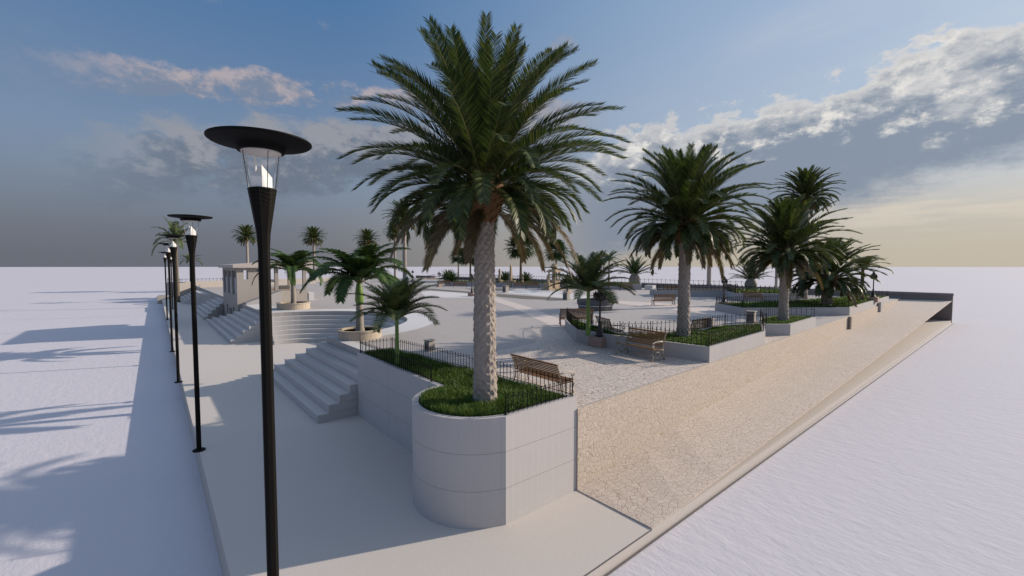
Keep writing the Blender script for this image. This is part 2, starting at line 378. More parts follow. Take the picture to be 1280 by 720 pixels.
# ------------------------------------------------------------------ fences, beds, grass
def fence(pts, z, label, h=.42, sp=.14, closed=False, group='black picket fences on the planting beds', r=.009):
    pts = [Vector((p[0], p[1], 0)) for p in pts]
    c = pts[0]; root = empty('picket_fence', (c.x, c.y, z), label, 'fence', group)
    rail = MB(); n = len(pts)
    for i in range(n-1):
        a = pts[i]-c; b = pts[i+1]-c; L_ = (b-a).length; d = (b-a)/L_
        for hh in (.05, h*.84): rail.bar(a+Vector((0, 0, hh)), b+Vector((0, 0, hh)), r*.95)
    rail.obj('rail', 'black_metal', root)
    pk = MB(); spots = []
    for i in range(n-1):
        a = pts[i]-c; b = pts[i+1]-c; L_ = (b-a).length; d = (b-a)/L_
        m_ = max(1, round(L_/sp))
        spots += [a+d*(L_*(k+.5)/m_) for k in range(m_)]
    def one(mb, q):
        mb.bar(q, q+Vector((0, 0, h*.96)), r)
        mb.bar(q+Vector((0, 0, h*.93)), q+Vector((0, 0, h*.97)), r*1.5, 4, r*1.9)
        mb.bar(q+Vector((0, 0, h*.97)), q+Vector((0, 0, h*1.06)), r*1.9, 4, r*.3)
    spots.sort(key=lambda q: (q+c).length)
    z0 = Vector((0, 0, 0)); one(pk, z0); first = pk.obj('picket', 'black_metal', root, loc=spots[0])
    for q in spots[1:90]:
        o = first.copy(); COL.objects.link(o); o.location = q
    if len(spots) > 90:
        pk = MB()
        for q in spots[90:]: one(pk, q)
        tag(pk.obj('picket_row', 'black_metal', root), kind='stuff')
    for i in range(n):
        if 0 < i < n-1:
            d1 = (pts[i]-pts[i-1]).normalized(); d2 = (pts[i+1]-pts[i]).normalized()
            if d1.dot(d2) > .93: continue
        q = pts[i]-c; mb = MB(); mb.bar(q, q+Vector((0, 0, h*1.02)), r*1.6); mb.bar(q+Vector((0, 0, h*1.02)), q+Vector((0, 0, h*1.09)), r*2.2, 4, r*.4)
        mb.bar(q, q+Vector((0, 0, .02)), r*3.2)
        mb.obj('post', 'black_metal', root)
    return root
def offset_poly(pl, d):
    n = len(pl); A = sum(pl[i][0]*pl[(i+1) % n][1]-pl[(i+1) % n][0]*pl[i][1] for i in range(n))
    s = 1 if A > 0 else -1; out = []
    for i in range(n):
        p0 = Vector(pl[i-1]); p1 = Vector(pl[i]); p2 = Vector(pl[(i+1) % n])
        e1 = (p1-p0).normalized(); e2 = (p2-p1).normalized()
        n1 = Vector((-e1.y, e1.x))*s; n2 = Vector((-e2.y, e2.x))*s
        b = (n1+n2).normalized(); k = d/max(.35, b.dot(n1)); out.append(tuple(p1+b*k))
    return out
def inside(x, y, pl):
    c = False; n = len(pl)
    for i in range(n):
        x1, y1 = pl[i]; x2, y2 = pl[(i+1) % n]
        if (y1 > y) != (y2 > y) and x < (x2-x1)*(y-y1)/(y2-y1)+x1: c = not c
    return c
def bed(pl, z0, z1, label, mat='bed_concrete', wall=.14, dens=400, bh=.14, bw=.012, grass_label=None, name='planting_bed', soil=-.06, hump=0.0):
    c = pl[0]; root = empty(name, (c[0], c[1], z0), label, 'planter')
    q = [(x-c[0], y-c[1]) for x, y in pl]; inn = offset_poly(q, wall); n = len(q)
    A = sum(q[i][0]*q[(i+1) % n][1]-q[(i+1) % n][0]*q[i][1] for i in range(n))
    h = z1-z0; mb = MB()
    vs = [(x, y, 0) for x, y in q]+[(x, y, h) for x, y in q]+[(x, y, h) for x, y in inn]+[(x, y, h-.3) for x, y in inn]
    fs = []
    for i in range(n):
        j = (i+1) % n
        for a in range(3):
            f = (a*n+i, a*n+j, (a+1)*n+j, (a+1)*n+i)
            fs.append(f if A > 0 else f[::-1])
    mb.add(vs, fs); mb.obj('wall', mat, root)
    mb = MB(); mb.add([(x, y, h+soil) for x, y in (inn if A > 0 else inn[::-1])], [tuple(range(n))]); mb.obj('soil', 'soil', root, tri=True)
    if dens:
        xs_ = [p_[0] for p_ in inn]; ys_ = [p_[1] for p_ in inn]; x0, x1, y0, y1 = min(xs_), max(xs_), min(ys_), max(ys_)
        inn2 = offset_poly(inn, .03); cnt = int((x1-x0)*(y1-y0)*dens); g_ = MB(); r_ = random.Random(int(c[0]*100))
        for _ in range(cnt):
            x = r_.uniform(x0, x1); y = r_.uniform(y0, y1)
            if not inside(x, y, inn2): continue
            zz = h+soil+hump*mnoise.noise(Vector((x*1.3, y*1.3, c[0])))
            a = r_.uniform(0, 6.283); hh = bh*r_.uniform(.5, 1.25)*(1+.5*mnoise.noise(Vector((x*2.2, y*2.2, 3)))); w = bw*r_.uniform(.7, 1.3)
            la = r_.uniform(0, 6.283); lean = hh*r_.uniform(.15, .8)
            dx, dy = math.cos(a)*w/2, math.sin(a)*w/2; lx, ly = math.cos(la)*lean, math.sin(la)*lean
            g_.add([(x-dx, y-dy, zz-.02), (x+dx, y+dy, zz-.02), (x+lx*.4+dx*.8, y+ly*.4+dy*.8, zz+hh*.6), (x+lx*.4-dx*.8, y+ly*.4-dy*.8, zz+hh*.6), (x+lx, y+ly, zz+hh)],
                   [(0, 1, 2, 3), (3, 2, 4)])
        o = g_.obj('grass', 'grass_blades', loc=(c[0], c[1], z0)); tag(o, grass_label or 'green grass growing in a planting bed', 'grass', kind='stuff')
    return root

# tall planter with the round nose
Z1 = 2.3
nose = [(5.92+1.5*math.cos(a), 8.36+1.5*math.sin(a)) for a in [R(-102-(258-102)*i/30) for i in range(31)]]
nose = [p_ for p_ in nose if p_[0] < 5.735 or p_[1] < 8.4]
pl1 = [(7.8, 6.88), (5.6, 6.87)]+[q for q in nose if q[0] < 5.6][0:]
pl1 = [p_ for p_ in pl1 if not (p_[0] > 5.60001 and p_[1] > 9)]
pl1 += [(5.73, 9.86), (5.73, 15.5), (7.06, 15.42)]
bed(pl1, 0, Z1, 'tall pale concrete planter with a round nose holding the largest palm', 'planter_concrete', .15, 2600, .13, .011,
    'grass around the trunk of the largest palm in the tall planter', 'tall_planter', -.02, .05)
fence([(5.66, 6.95), (7.72, 6.96), (7.60, 8.3), (6.99, 15.34), (5.81, 15.40), (5.81, 10.3)], Z1, 'black picket fence around the tall round nosed planter', h=.42, sp=.135)

# second bed (curved left tip)
lf = [G(*q) for q in [(850, 452.3), (763.5, 435.3), (735, 429.7), (720, 427.5), (713, 421), (706.3, 412)]]
lf = [(v.x, v.y) for v in lf]
rear = [P(*q, 2.55) for q in [(708, 396), (741, 405.5), (776, 417), (812, 417), (868, 412.5), (905, 406), (955, 404.5)]]
rear = [(v.x, v.y) for v in rear]
pl2 = [(20.7, Ye(20.7)+.02), (15.12, Ye(15.12)+.02)]+lf[1:]+rear
bed(pl2, PZ, 2.56, 'low grey bed behind the slatted bench, with the second largest palm', dens=1500, bh=.10, bw=.016,
    grass_label='grass in the bed behind the slatted bench', hump=.05)
fi = offset_poly(pl2, .07)
nn = len(lf)-1
fence([fi[-1], fi[0], fi[1]]+fi[2:2+nn]+fi[2+nn:5+nn-1], 2.56, 'black picket fence round the bed behind the slatted bench', h=.5, sp=.17, r=.010)
fence(fi[4+nn:], 2.56, 'black picket fence along the back of the bed behind the slatted bench', h=.5, sp=.24, r=.010)

# third bed
pl3 = [(24.2, Ye(24.2)+.02), (23.3, 8.35), (24.2, 9.0), (25.9, 9.6), (28.6, 9.3), (28.75, Ye(28.75)+.02)]
bed(pl3, PZ, 2.56, 'small grey bed holding the third palm beside the stone wall', dens=900, bh=.11, bw=.02, grass_label='grass at the foot of the third palm', hump=.05)
fi = offset_poly(pl3, .07)
fence([fi[1], fi[2], fi[3], fi[4], fi[5]], 2.56, 'black picket fence along the back of the small bed of the third palm', h=.5, sp=.24, r=.011)
# fourth bed
pl4 = [(37.3, Ye(37.3)+.02), (31.3, 12.7), (33.5, 15.6), (41.5, 12.6), (54, 10.6), (54, Ye(54)+.02)]
bed(pl4, PZ, 2.56, 'long grey bed with the short spreading palm near the end of the wall', dens=420, bh=.13, bw=.03, grass_label='grass in the long bed of the short spreading palm', hump=.06)
fi = offset_poly(pl4, .07)
fence([fi[0], fi[1], fi[2], fi[3]], 2.56, 'black picket fence around the left side of the long bed', h=.5, sp=.2, r=.013)
fence([fi[3], fi[4], fi[5]], 2.56, 'black picket fence along the far end of the long bed', h=.5, sp=.25, r=.015)
for pxx, w, lab in ((1058.5, .35, 'dark brown stone pier at the break in the stone wall'), (1097, .9, 'squat grey pier set in the far part of the stone wall')):
    x = 36.4 if w < .5 else 48.0
    mb = MB(); mb.box((x, Ye(x)-.22, .6 if w < .5 else 1.0), (x+w, Ye(x)-.064, PZ-.02 if w < .5 else PZ+.35)); tag(mb.obj('wall_pier', 'dark_wall' if w < .5 else 'bed_concrete'), lab, 'pier')

# back beds and back wall
def strip_bed(a, b, dep, z1, label, dens=0, gl=None):
    a = Vector(a); b = Vector(b); d = (b-a).normalized(); nrm = Vector((-d.y, d.x))
    if nrm.dot(Vector((1, 1))) < 0: nrm = -nrm
    pl = [tuple(a), tuple(a+nrm*dep), tuple(b+nrm*dep), tuple(b)]
    return bed(pl, PZ, z1, label, dens=dens, bh=.35, bw=.07, grass_label=gl, wall=.2), pl
def g2(x, y): v = G(x, y); return (v.x, v.y)
B5, p5 = strip_bed(g2(919, 375.5), g2(1000, 377), 6, 2.75, 'grey bed behind the brown bench, holding the squat cycad palm', 25, 'grass under the squat cycad palm')
fence([p5[1], p5[0], p5[3]], 2.75, 'black picket fence on the bed of the squat cycad palm', h=.75, sp=.42, r=.03)
B6, p6 = strip_bed(g2(822, 370.8), g2(921, 371.4), 4, 2.7, 'long grey bed below the back wall, right of the standing bench', 0)
fence([p6[0], p6[3]], 2.7, 'black picket fence on the long grey bed below the back wall', h=.75, sp=.42, r=.028)
B7, p7 = strip_bed(g2(744, 361.5), g2(802, 362.3), 4, 2.85, 'grey bed of the pot bellied cycad at the back wall', 12, 'grass under the pot bellied cycad')
B8, p8 = strip_bed(g2(640, 359.5), g2(728, 361), 4, 2.7, 'grey bed behind the carved stone monuments', 12, 'grass behind the carved stone monuments')
fence([p8[0], p8[3]], 2.7, 'black picket fence on the bed behind the stone monuments', h=.75, sp=.6, r=.03)
B9, p9 = strip_bed(g2(556, 357.4), g2(632, 358.6), 4, 2.7, 'grey bed left of the stone monuments', 12, 'grass left of the stone monuments')
fence([p9[0], p9[3]], 2.7, 'black picket fence on the bed left of the monuments', h=.75, sp=.6, r=.03)
v = G(808, 362); mb = MB(); mb.box((0, 0, 0), (.9, 1.3, .65)); tag(bevel(mb.obj('stone_block', 'white_concrete', loc=(v.x, v.y-1.0, PZ)), .02), 'cream stone block between two beds at the back wall', 'block')
# back wall with coping
def wallrun(y0, y1, label):
    root = empty('back_wall', (BX, y0, 0), label, 'wall', 'dark walls closing the back of the plaza'); zt = 2.72
    mb = MB(); mb.box((.02, 0, gz(BX, y0)-.3), (.42, y1-y0, zt-.28)); mb.obj('wall', 'dark_wall', root)
    mb = MB(); mb.box((-.05, -.03, zt-.28), (.5, y1-y0, zt)); bevel(mb.obj('coping', 'dark_wall', root), .03)
wallrun(4.95, 101.5, 'long dark wall with a coping closing the back of the plaza')
wallrun(107, 117.5, 'short dark wall beyond the gap in the back wall')
fence([(BX+.2, 24), (BX+.2, 101)], 2.72, 'thin black picket fence standing on the long back wall', h=.7, sp=.75, r=.022)
for y, lab in ((101.6, 'dark sloping handrail on the near side of the back gap'), (106.8, 'dark sloping handrail on the far side of the back gap')):
    root = empty('handrail', (BX-5, y, PZ), lab, 'handrail')
    mb = MB(); mb.bar((0, 0, .4), (5.2, 0, 1.1), .07); mb.obj('rail', 'black_metal', root)
    for x in (.1, 2.6, 5.1):
        mb = MB(); mb.bar((x, 0, 0), (x, 0, .42+x*.135), .05); mb.obj('post', 'black_metal', root)
    mb = MB(); mb.box((0, -.05, 0), (5.2, .05, .35)); mb.obj('kerb', 'dark_wall', root)

# far left: planter box, terrace walls, kerb end
bed([(2.76, 98.7), (4.38, 94.7), (11, 97), (10, 101)], 0, 2.55, 'tall shaded planter at the far end of the pavement', 'gate_render', dens=15, grass_label='grass in the far tall planter')
fence([(2.9, 98.6), (4.45, 94.9), (10.9, 97.1)], 2.55, 'black picket fence on the far tall planter', h=.7, sp=.6, r=.03)
for a, b, z, lab in (((6.6, 86), (26, 92), 2.5, 'low beige terrace wall behind the farthest steps'), ((5.2, 95), (40, 106), 2.75, 'long beige terrace wall at the far edge of the plaza')):
    mb = MB(); mb.prism([a, b, (b[0], b[1]+.5), (a[0], a[1]+.5)], -.3, z); tag(mb.obj('terrace_wall', 'gate_render'), lab, 'wall')
mb = MB(); mb.box((1.3, 91.8, -.9), (3.2, 93.4, .55)); tag(mb.obj('end_block', 'gate_render'), 'low concrete block where the left kerb ends', 'block')

# ------------------------------------------------------------------ gatehouse
gt = empty('gatehouse', (6.27, 46.2, 0), 'open square gate tower with three tall bays and a flat roofed pavilion behind', 'building')
def gbox(name, a, b, mat, bev=0.0, lab=None):
    mb = MB(); mb.box(a, b); o = mb.obj(name, mat, gt)
    if bev: bevel(o, bev)
    if lab: o['label'] = lab
    return o
T = 9.4                                            # length of the tower along y
# west wall with bays: built as piers + bands
mb = MB()
mb.box((0, 0, 1.55), (.3, T, 2.75))                # band
mb.box((0, 0, 5.0), (.3, T, 5.25))
for y0, y1 in ((0, .55), (2.9, 3.4), (5.75, 6.25), (8.6, T)): mb.box((0, y0, 2.75), (.3, y1, 5.0))
for y0, y1 in ((0, 1.9), (2.9, 3.5), (5.3, 5.9), (7.0, T)): mb.box((0, y0, 0), (.3, y1, 1.55))
mb.box((0, 3.5, 1.35), (.3, 5.3, 1.55))
mb.obj('front_wall', 'gate_render', gt)
for y in (.55, 3.4, 6.25):
    gbox('bay_panel', (.05, y, 2.75), (.2, y+1.25, 4.35), 'bed_concrete')
mb = MB()
mb.box((.3, 0, 0), (.55, .3, 5.25)); mb.box((.9, 0, 0), (2.3, .3, 5.25)); mb.box((.55, 0, 0), (.9, .3, 4.2)); mb.box((.55, 0, 5.05), (.9, .3, 5.25))
mb.obj('side_wall', 'gate_render', gt)
gbox('rear_wall', (2.3, 0, 2.0), (2.6, T, 5.25), 'gate_render')
gbox('end_wall', (.3, T-.3, 0), (1.5, T, 5.25), 'gate_render')
gbox('floor', (.3, .3, 2.55), (2.3, T-.3, 2.7), 'gate_render')
for y in (1.95, 3.55, 5.95): gbox('door', (.12, y, 0.01), (.2, y+.95, 1.4), 'dark_stone')
mb = MB()      # shallow sloping roof slab
mb.add([(-.35, -.4, 5.26), (6.4, -.4, 5.26), (6.4, T+.3, 5.26), (-.35, T+.3, 5.26), (-.35, -.4, 5.56), (6.4, -.4, 6.1), (6.4, T+.3, 6.1), (-.35, T+.3, 5.56)],
       [(0, 3, 2, 1), (4, 5, 6, 7), (0, 1, 5, 4), (1, 2, 6, 5), (2, 3, 7, 6), (3, 0, 4, 7)])
bevel(mb.obj('roof', 'roof_render', gt), .03)
gbox('podium', (2.61, -.2, 2.0), (6.0, T, 3.05), 'gate_render', .02)
gbox('podium_end', (6.0, -.25, 2.0), (6.5, 3.5, 2.8), 'white_concrete', .02)
for x, y in ((3.1, .1), (5.6, .1), (3.1, 6), (5.6, 6)): gbox('column', (x, y, 3.05), (x+.32, y+.32, 5.26), 'bin_stone', .015)
gbox('seat_block', (4.1, 3.2, 3.05), (5.1, 4.2, 3.4), 'dark_stone', .02)
# sloping side stair of the gatehouse
mb = MB()
mb.add([(6.75, 44.7, 2.0), (9.6, 44.7, 2.0), (9.6, 45.9, 2.0), (6.75, 45.9, 2.0), (6.75, 44.7, 2.15), (9.6, 44.7, 3.15), (9.6, 45.9, 3.15), (6.75, 45.9, 2.15)],
       [(0, 3, 2, 1), (4, 5, 6, 7), (0, 1, 5, 4), (1, 2, 6, 5), (2, 3, 7, 6), (3, 0, 4, 7)])
tag(mb.obj('sloping_parapet', 'bed_concrete'), 'sloping concrete parapet against the sunlit side of the gate tower', 'parapet')

# ------------------------------------------------------------------ modern street lamps
def modern_lamp(loc, label, tilt=0):
    root = empty('street_lamp', loc, label, 'street lamp', 'tall black disc lamps along the left kerb')
    mb = MB(); mb.lathe((0, 0, 0), [(.17, 0), (.17, .03), (.066, .06), (.064, 5.6), (.075, 5.78), (.15, 6.27), (.15, 6.28)], 8, R(22)); mb.obj('pole', 'lamp_black', root)
    mb = MB()
    for i in range(5):
        z = 6.08+i*.045; r = .116+i*.008
        mb.lathe((0, 0, 0), [(r-.02, z), (r+.002, z+.01), (r+.002, z+.02), (r-.02, z+.032)], 20)
    mb.obj('collar', 'lamp_black', root)
    mb = MB(); mb.lathe((0, 0, 6.27), [(.118, 0), (.118, .14), (.0, .29)], 6, R(20)); mb.obj('lamp_cone', 'lamp_white', root)
    mb = MB(); n = 24; vs = []
    for r, z in ((.145, 6.28), (.205, 6.70)):
        for k in range(n): vs.append((r*math.cos(6.2832*k/n), r*math.sin(6.2832*k/n), z))
    mb.add(vs, [(k, (k+1) % n, n+(k+1) % n, n+k) for k in range(n)]); mb.obj('glass_shade', 'glass', root, smooth=True)
    for k in range(4):
        a = R(100+90*k); mb = MB(); mb.bar((.142*math.cos(a), .142*math.sin(a), 6.27), (.195*math.cos(a), .195*math.sin(a), 6.72), .004 if k else .011, 6); mb.obj('stay', 'lamp_white' if not k else 'iron_dark', root)
    hd = MB(); hd.lathe((0, 0, 0), [(.24, 6.70), (.25, 6.76), (.51, 6.80), (.53, 6.815), (.53, 6.83), (.3, 6.855), (0, 6.865)], 48); d = hd.obj('disc_hood', 'black_metal', root)
    mb = MB(); mb.lathe((0, 0, 0), [(.205, 6.688), (.205, 6.699)], 32); mb.obj('reflector', 'lamp_under', d)
    return root
l1 = modern_lamp((1.05, 5.7, 0), 'nearest and largest black disc lamp')
for (x, y), lab in zip([(1.03, 15.53), (1.0, 25.4), (1.12, 34.8), (1.5, 55.9), (2.45, 69.5)],
    ['second black disc lamp from the viewer, left of the nearest one', 'third black disc lamp in the row, at the kerb left of the middle steps',
     'fourth black disc lamp in the row along the kerb', 'fifth black disc lamp, leftmost pole in the row', 'farthest black disc lamp, a thin pole between the others']):
    dup(l1, (x, y, 0), 0, None, lab)

# ------------------------------------------------------------------ ornate lamps
def ornate_lamp(loc, label, plinth=True):
    root = empty('lantern_post', loc, label, 'lamp post', 'black cast iron lantern posts on the plaza')
    mb = MB(); mb.box((-.36, -.36, 0), (.36, .36, .42)); bevel(mb.obj('plinth', 'granite', root), .03)
    mb = MB(); mb.lathe((0, 0, .42), [(.2, 0), (.2, .05), (.15, .09), (.12, .3), (.075, .5), (.055, .6), (.07, .63), (.045, .68), (.038, 1.6), (.06, 1.63), (.06, 1.68), (.03, 1.72), (.025, 1.85)], 12); mb.obj('post', 'iron_dark', root, smooth=True)
    def lantern(x, y, z, s):
        b_ = MB(); b_.lathe((x, y, z), [(.02*s, 0), (.07*s, .04*s), (.10*s, .2*s), (.115*s, .21*s), (.09*s, .27*s), (.03*s, .33*s), (.015*s, .4*s)], 6); l_ = b_.obj('lantern', 'iron_dark', root)
        g_ = MB(); g_.lathe((x, y, z), [(.062*s, .055*s), (.085*s, .17*s)], 6); g_.obj('lantern_pane', 'lamp_under', l_)
    lantern(0, 0, 2.16, 1.15)
    for k in range(4):
        a = R(45+90*k+20); x, y = .2*math.cos(a), .2*math.sin(a)
        mb = MB(); mb.tube([(0, 0, 2.0), (x*.5, y*.5, 1.93), (x, y, 1.97), (x, y, 2.03)], .014, 6); mb.obj('arm', 'iron_dark', root)
        lantern(x, y, 1.97, 1.0)
    return root
o1 = ornate_lamp(tuple(G(749.5, 432.5)), 'nearest lantern post, by the slatted bench in front of the curved bed')
for (px, py), lab in [((905, 383.5), 'lantern post left of the brown bench, on open paving'), ((709.5, 367), 'lantern post on its plinth right of the stone monuments'),
                      ((590, 370.3), 'lantern post on its plinth just left of the largest trunk'), ((549, 358.6), 'distant lantern post beside the gap in the back wall'),
                      ((699, 357.5), 'distant lantern post behind the stone monuments'), ((516, 352), 'farthest lantern post left of the back gap'),
                      ((1091, 380), 'lantern post in the grass of the long bed')]:
    dup(o1, tuple(G(px, py)) if px != 1091 else tuple(P(1091, 377.5, 2.4)), R(rng.uniform(0, 40)), None, lab)

# ------------------------------------------------------------------ benches
def bench(loc, rz, label, L=1.75, frame='iron_cream', group='slatted wooden benches on the plaza', s=1.0):
    root = empty('park_bench', loc, label, 'bench', group, rz, s)
    mb = MB(); h = L/2
    for i in range(6):
        y = -.30+.085*i; mb.box((-h, y, .43-.012*i), (h, y+.068, .455-.012*i))
    bevel(mb.obj('seat', 'wood', root), .006)
    mb = MB()
    for i in range(9):
        t_ = i/8; y = .235+.17*t_; z = .48+.45*t_
        mb.box((-h, y, z), (h, y+.02, z+.040))
    mb.box((-h-.01, .40, .965), (h+.01, .47, 1.0)); bevel(mb.obj('backrest', 'wood', root), .006)
    for sx in (-1, 1):
        x = sx*(h-.04); mb = MB()
        mb.tube([(x, .45, 1.0), (x, .36, .8), (x, .28, .6), (x, .24, .44), (x, .26, .25), (x, .36, .0)], [.022, .02, .024, .028, .024, .028], 6)
        mb.tube([(x, .30, .38), (x, .0, .39), (x, -.28, .42)], .02, 6)
        mb.tube([(x, -.28, .42), (x, -.34, .3), (x, -.26, .16), (x, -.36, 0)], [.026, .024, .022, .03], 6)
        mb.tube([(x, .28, .68), (x, .1, .69), (x, -.14, .69), (x, -.30, .65), (x, -.36, .58), (x, -.30, .52), (x, -.24, .56), (x, -.27, .60)], .022, 6)
        mb.tube([(x, -.3, .52), (x, -.22, .46), (x, -.28, .42)], .018, 6)
        mb.tube([(x+0, .18*math.cos(R(a_))*.8-.03, .2+.13*math.sin(R(a_))) for a_ in range(0, 361, 30)], .014, 5)
        mb.tube([(x, .26, .2), (x, .02, .08), (x, -.28, .18)], .016, 5)
        mb.obj('end_frame', frame, root, smooth=True)
    return root
bench((8.42, 8.7, PZ), R(90), 'slatted bench seen from behind over the fence of the tall planter', 2.15, s=.87)
v0 = G(775, 443); v1 = G(823, 451.5)
ang = math.atan2(v1.y-v0.y, v1.x-v0.x)
bench((14.08, 9.35, PZ), R(-90)+R(-6), 'slatted bench with cream scroll ends in front of the second largest palm', 1.75)
v = G(717, 407.5); bench((v.x+.3, v.y+.1, PZ), R(140), 'bench seen from behind past the curved tip of the bed', 1.9, 'iron_dark')
v = G(767, 378); bench((v.x-1.2, v.y+.5, PZ), R(150), 'bench half hidden behind the round planter', 1.9, 'iron_dark')
v = G(833, 382); bench((v.x, v.y+.3, PZ), R(142), 'free standing bench on open paving left of the second palm trunk', 1.9, 'iron_dark')
v = G(938, 378); bench((v.x, v.y-.35, PZ), R(-43), 'brown bench against the bed of the squat cycad', 1.75, 'iron_dark')
def rearbench(a, b, off, lab, L):
    a = Vector(a); b = Vector(b); d = (b-a).normalized(); nrm = Vector((-d.y, d.x))
    if nrm.dot(Vector((1, 1))) < 0: nrm = -nrm
    m_ = (a+b)/2+nrm*off; bench((m_.x, m_.y, PZ), math.atan2(nrm.y, nrm.x)+H90, lab, L, 'iron_dark')
rearbench(P(741, 405.5, 2.55)[:2], P(762, 412, 2.55)[:2], .5, 'bench seen through the fence left of the slatted bench', 1.5)
rearbench(P(866, 413, 2.55)[:2], P(890, 409, 2.55)[:2], .5, 'bench beyond the fence right of the second palm trunk', 1.5)
for px, py, rz, lab in ((783, 363, -42, 'reddish bench below the pot bellied cycad'), (842, 368, -42, 'reddish bench in front of the long bed at the back wall'),
                        (555, 358.4, -30, 'yellowish bench beside the far back gap'), (575, 360, -35, 'reddish brown bench left of the largest trunk'),
                        (612, 359, -40, 'bench in front of the bed right of the largest trunk'), (650, 361, -40, 'long brown bench behind the short pillar'), (666, 361, -40, 'brown bench left of the carved monument')):
    v = G(px, py); bench((v.x, v.y, PZ), R(rz), lab, 1.9 if px > 600 else 2.2, 'iron_dark', s=1.0)

# ------------------------------------------------------------------ bins, pots, monuments
def bin_(loc, label, s=1.0):
    root = empty('litter_bin', loc, label, 'litter bin', 'square stone litter bins on the plaza', R(8), s)
    mb = MB(); mb.box((-.25, -.25, 0), (.25, .25, .62)); bevel(mb.obj('body', 'bin_stone', root), .02)
    mb = MB(); mb.box((-.28, -.28, .66), (.28, .28, .74)); bevel(mb.obj('lid', 'bin_stone', root), .02)
    mb = MB(); mb.box((-.262, -.17, .1), (-.251, .17, .56)); mb.obj('opening', 'dark_stone', root)
    mb = MB(); mb.lathe((0, 0, 0), [(.19, .6), (.19, .68)], 16); mb.obj('liner', 'iron_dark', root)
    return root
b0 = bin_(tuple(G(537, 438.5)), 'stone litter bin beside the fence of the tall planter')
b0.scale = (.62, .62, .62)
for (px, py), s, lab in [((938.5, 403), .95, 'stone litter bin standing before the third palm'), ((632, 365.5), 1.2, 'stone litter bin right of the largest trunk, by the dark paving band'),
                         ((708, 375), 1.1, 'stone litter bin half behind the bushy palm'), ((886, 414), .95, 'stone litter bin beyond the fence of the second palm')]:
    dup(b0, tuple(G(px, py)), R(8), s, lab)

def pot(loc, r, h, label, mat='pot_stone', tiers=False):
    root = empty('round_planter', loc, label, 'planter')
    if tiers:
        mb = MB(); mb.lathe((0, 0, 0), [(r*.96, 0), (r*.96, h*.42)], 40); mb.obj('lower_drum', mat, root)
        mb = MB(); mb.lathe((0, 0, 0), [(r*1.0, h*.42), (r*1.0, h*.5)], 40); mb.obj('band', 'white_concrete', root)
        mb = MB(); mb.lathe((0, 0, 0), [(r*.97, h*.5), (r*1.04, h*.62), (r*1.04, h), (r*.86, h), (r*.86, h*.8), (0, h*.8)], 40); mb.obj('rim', mat, root)
        mb = MB(); mb.lathe((0, 0, 0), [(0, h*.82), (r*.855, h*.82)][::-1], 40); mb.obj('bed', 'white_concrete', root)
    else:
        mb = MB(); mb.lathe((0, 0, 0), [(r, 0), (r, h*.8)], 40); mb.obj('drum', mat, root)
        mb = MB(); mb.lathe((0, 0, 0), [(r*1.0, h*.8), (r*1.03, h*.82), (r*1.03, h), (r*.84, h), (r*.84, h*.75)], 40); mb.obj('rim', mat, root)
        mb = MB(); mb.lathe((0, 0, 0), [(r*.845, h*.78), (0, h*.8)], 40); mb.obj('soil', 'soil', root)
    return root
pA = Vector((7.75, 20.55, PZ)); pot(tuple(pA), .98, .42, 'round stone planter at the head of the near steps')
pB = Vector((9.0, 38.0, PZ)); pot(tuple(pB), 1.2, .52, 'round stone planter beyond the round seating')
vC = G(744, 387); pot((vC.x, vC.y, PZ), 1.38, .8, 'dark two tiered round planter behind the curved bed', 'dark_stone', True)

def monument(loc, label, h=3.0, kind=0, s=1.0):
    root = empty('stone_monument', loc, label, 'monument', None, R(10), s)
    mb = MB(); mb.box((-.78, -.78, 0), (.78, .78, .25)); mb.box((-.5, -.5, .25), (.5, .5, .95)); mb.box((-.58, -.58, .95), (.58, .58, 1.08)); bevel(mb.obj('pedestal', 'stone_monument', root), .03)
    if kind == 0:
        mb = MB()
        for x in (-.45, .45):
            for y in (-.45, .45): mb.lathe((x, y, 1.08), [(.13, 0), (.1, .06), (.09, .95), (.13, 1.05)], 10)
        mb.obj('columns', 'stone_monument', root)
        mb = MB(); mb.lathe((0, 0, 1.08), [(.3, 0), (.22, .2), (.3, .5), (.2, .8), (.25, 1.05)], 12); mb.obj('core', 'stone_monument', root)
        mb = MB(); mb.box((-.68, -.68, 2.14), (.68, .68, 2.34)); mb.box((-.5, -.5, 2.34), (.5, .5, 2.48)); bevel(mb.obj('cornice', 'stone_monument', root), .03)
        mb = MB(); mb.lathe((0, 0, 2.48), [(.22, 0), (.4, .2), (.45, .38), (.3, .5), (.33, .62), (.12, .72), (.0, .85)], 14); mb.obj('urn', 'stone_monument', root)
    elif kind == 1:
        mb = MB(); mb.lathe((0, 0, 1.08), [(.3, 0), (.3, .1), (.2, .16), (.17, h-1.6), (.26, h-1.5), (.26, h-1.42), (.1, h-1.35), (.22, h-1.2), (.16, h-1.08), (0, h-1.0)], 14); mb.obj('column', 'stone_monument', root, smooth=True)
    else:
        mb = MB(); mb.bar((0, 0, 1.08), (0, 0, h), .3, 4, .17); mb.bar((0, 0, h), (0, 0, h+.2), .17, 4, .01); mb.obj('obelisk', 'stone_monument', root)
    return root
def mon(px, py, lab, h, kind, s): monument(tuple(G(px, py)), lab, h, kind, s*1.3)
mon(692.5, 362, 'tall carved stone monument with columns and an urn', 3, 0, .92)
mon(685, 362.8, 'low carved stone column left of the tall monument', 2.3, 1, .72)
mon(638.6, 359, 'slim stone obelisk behind the litter bin', 3.4, 2, .8)
mon(653, 359, 'small stone column behind the obelisk', 2.2, 1, .6)
mon(624.5, 358, 'stone column right of the largest trunk', 3.0, 1, .75)

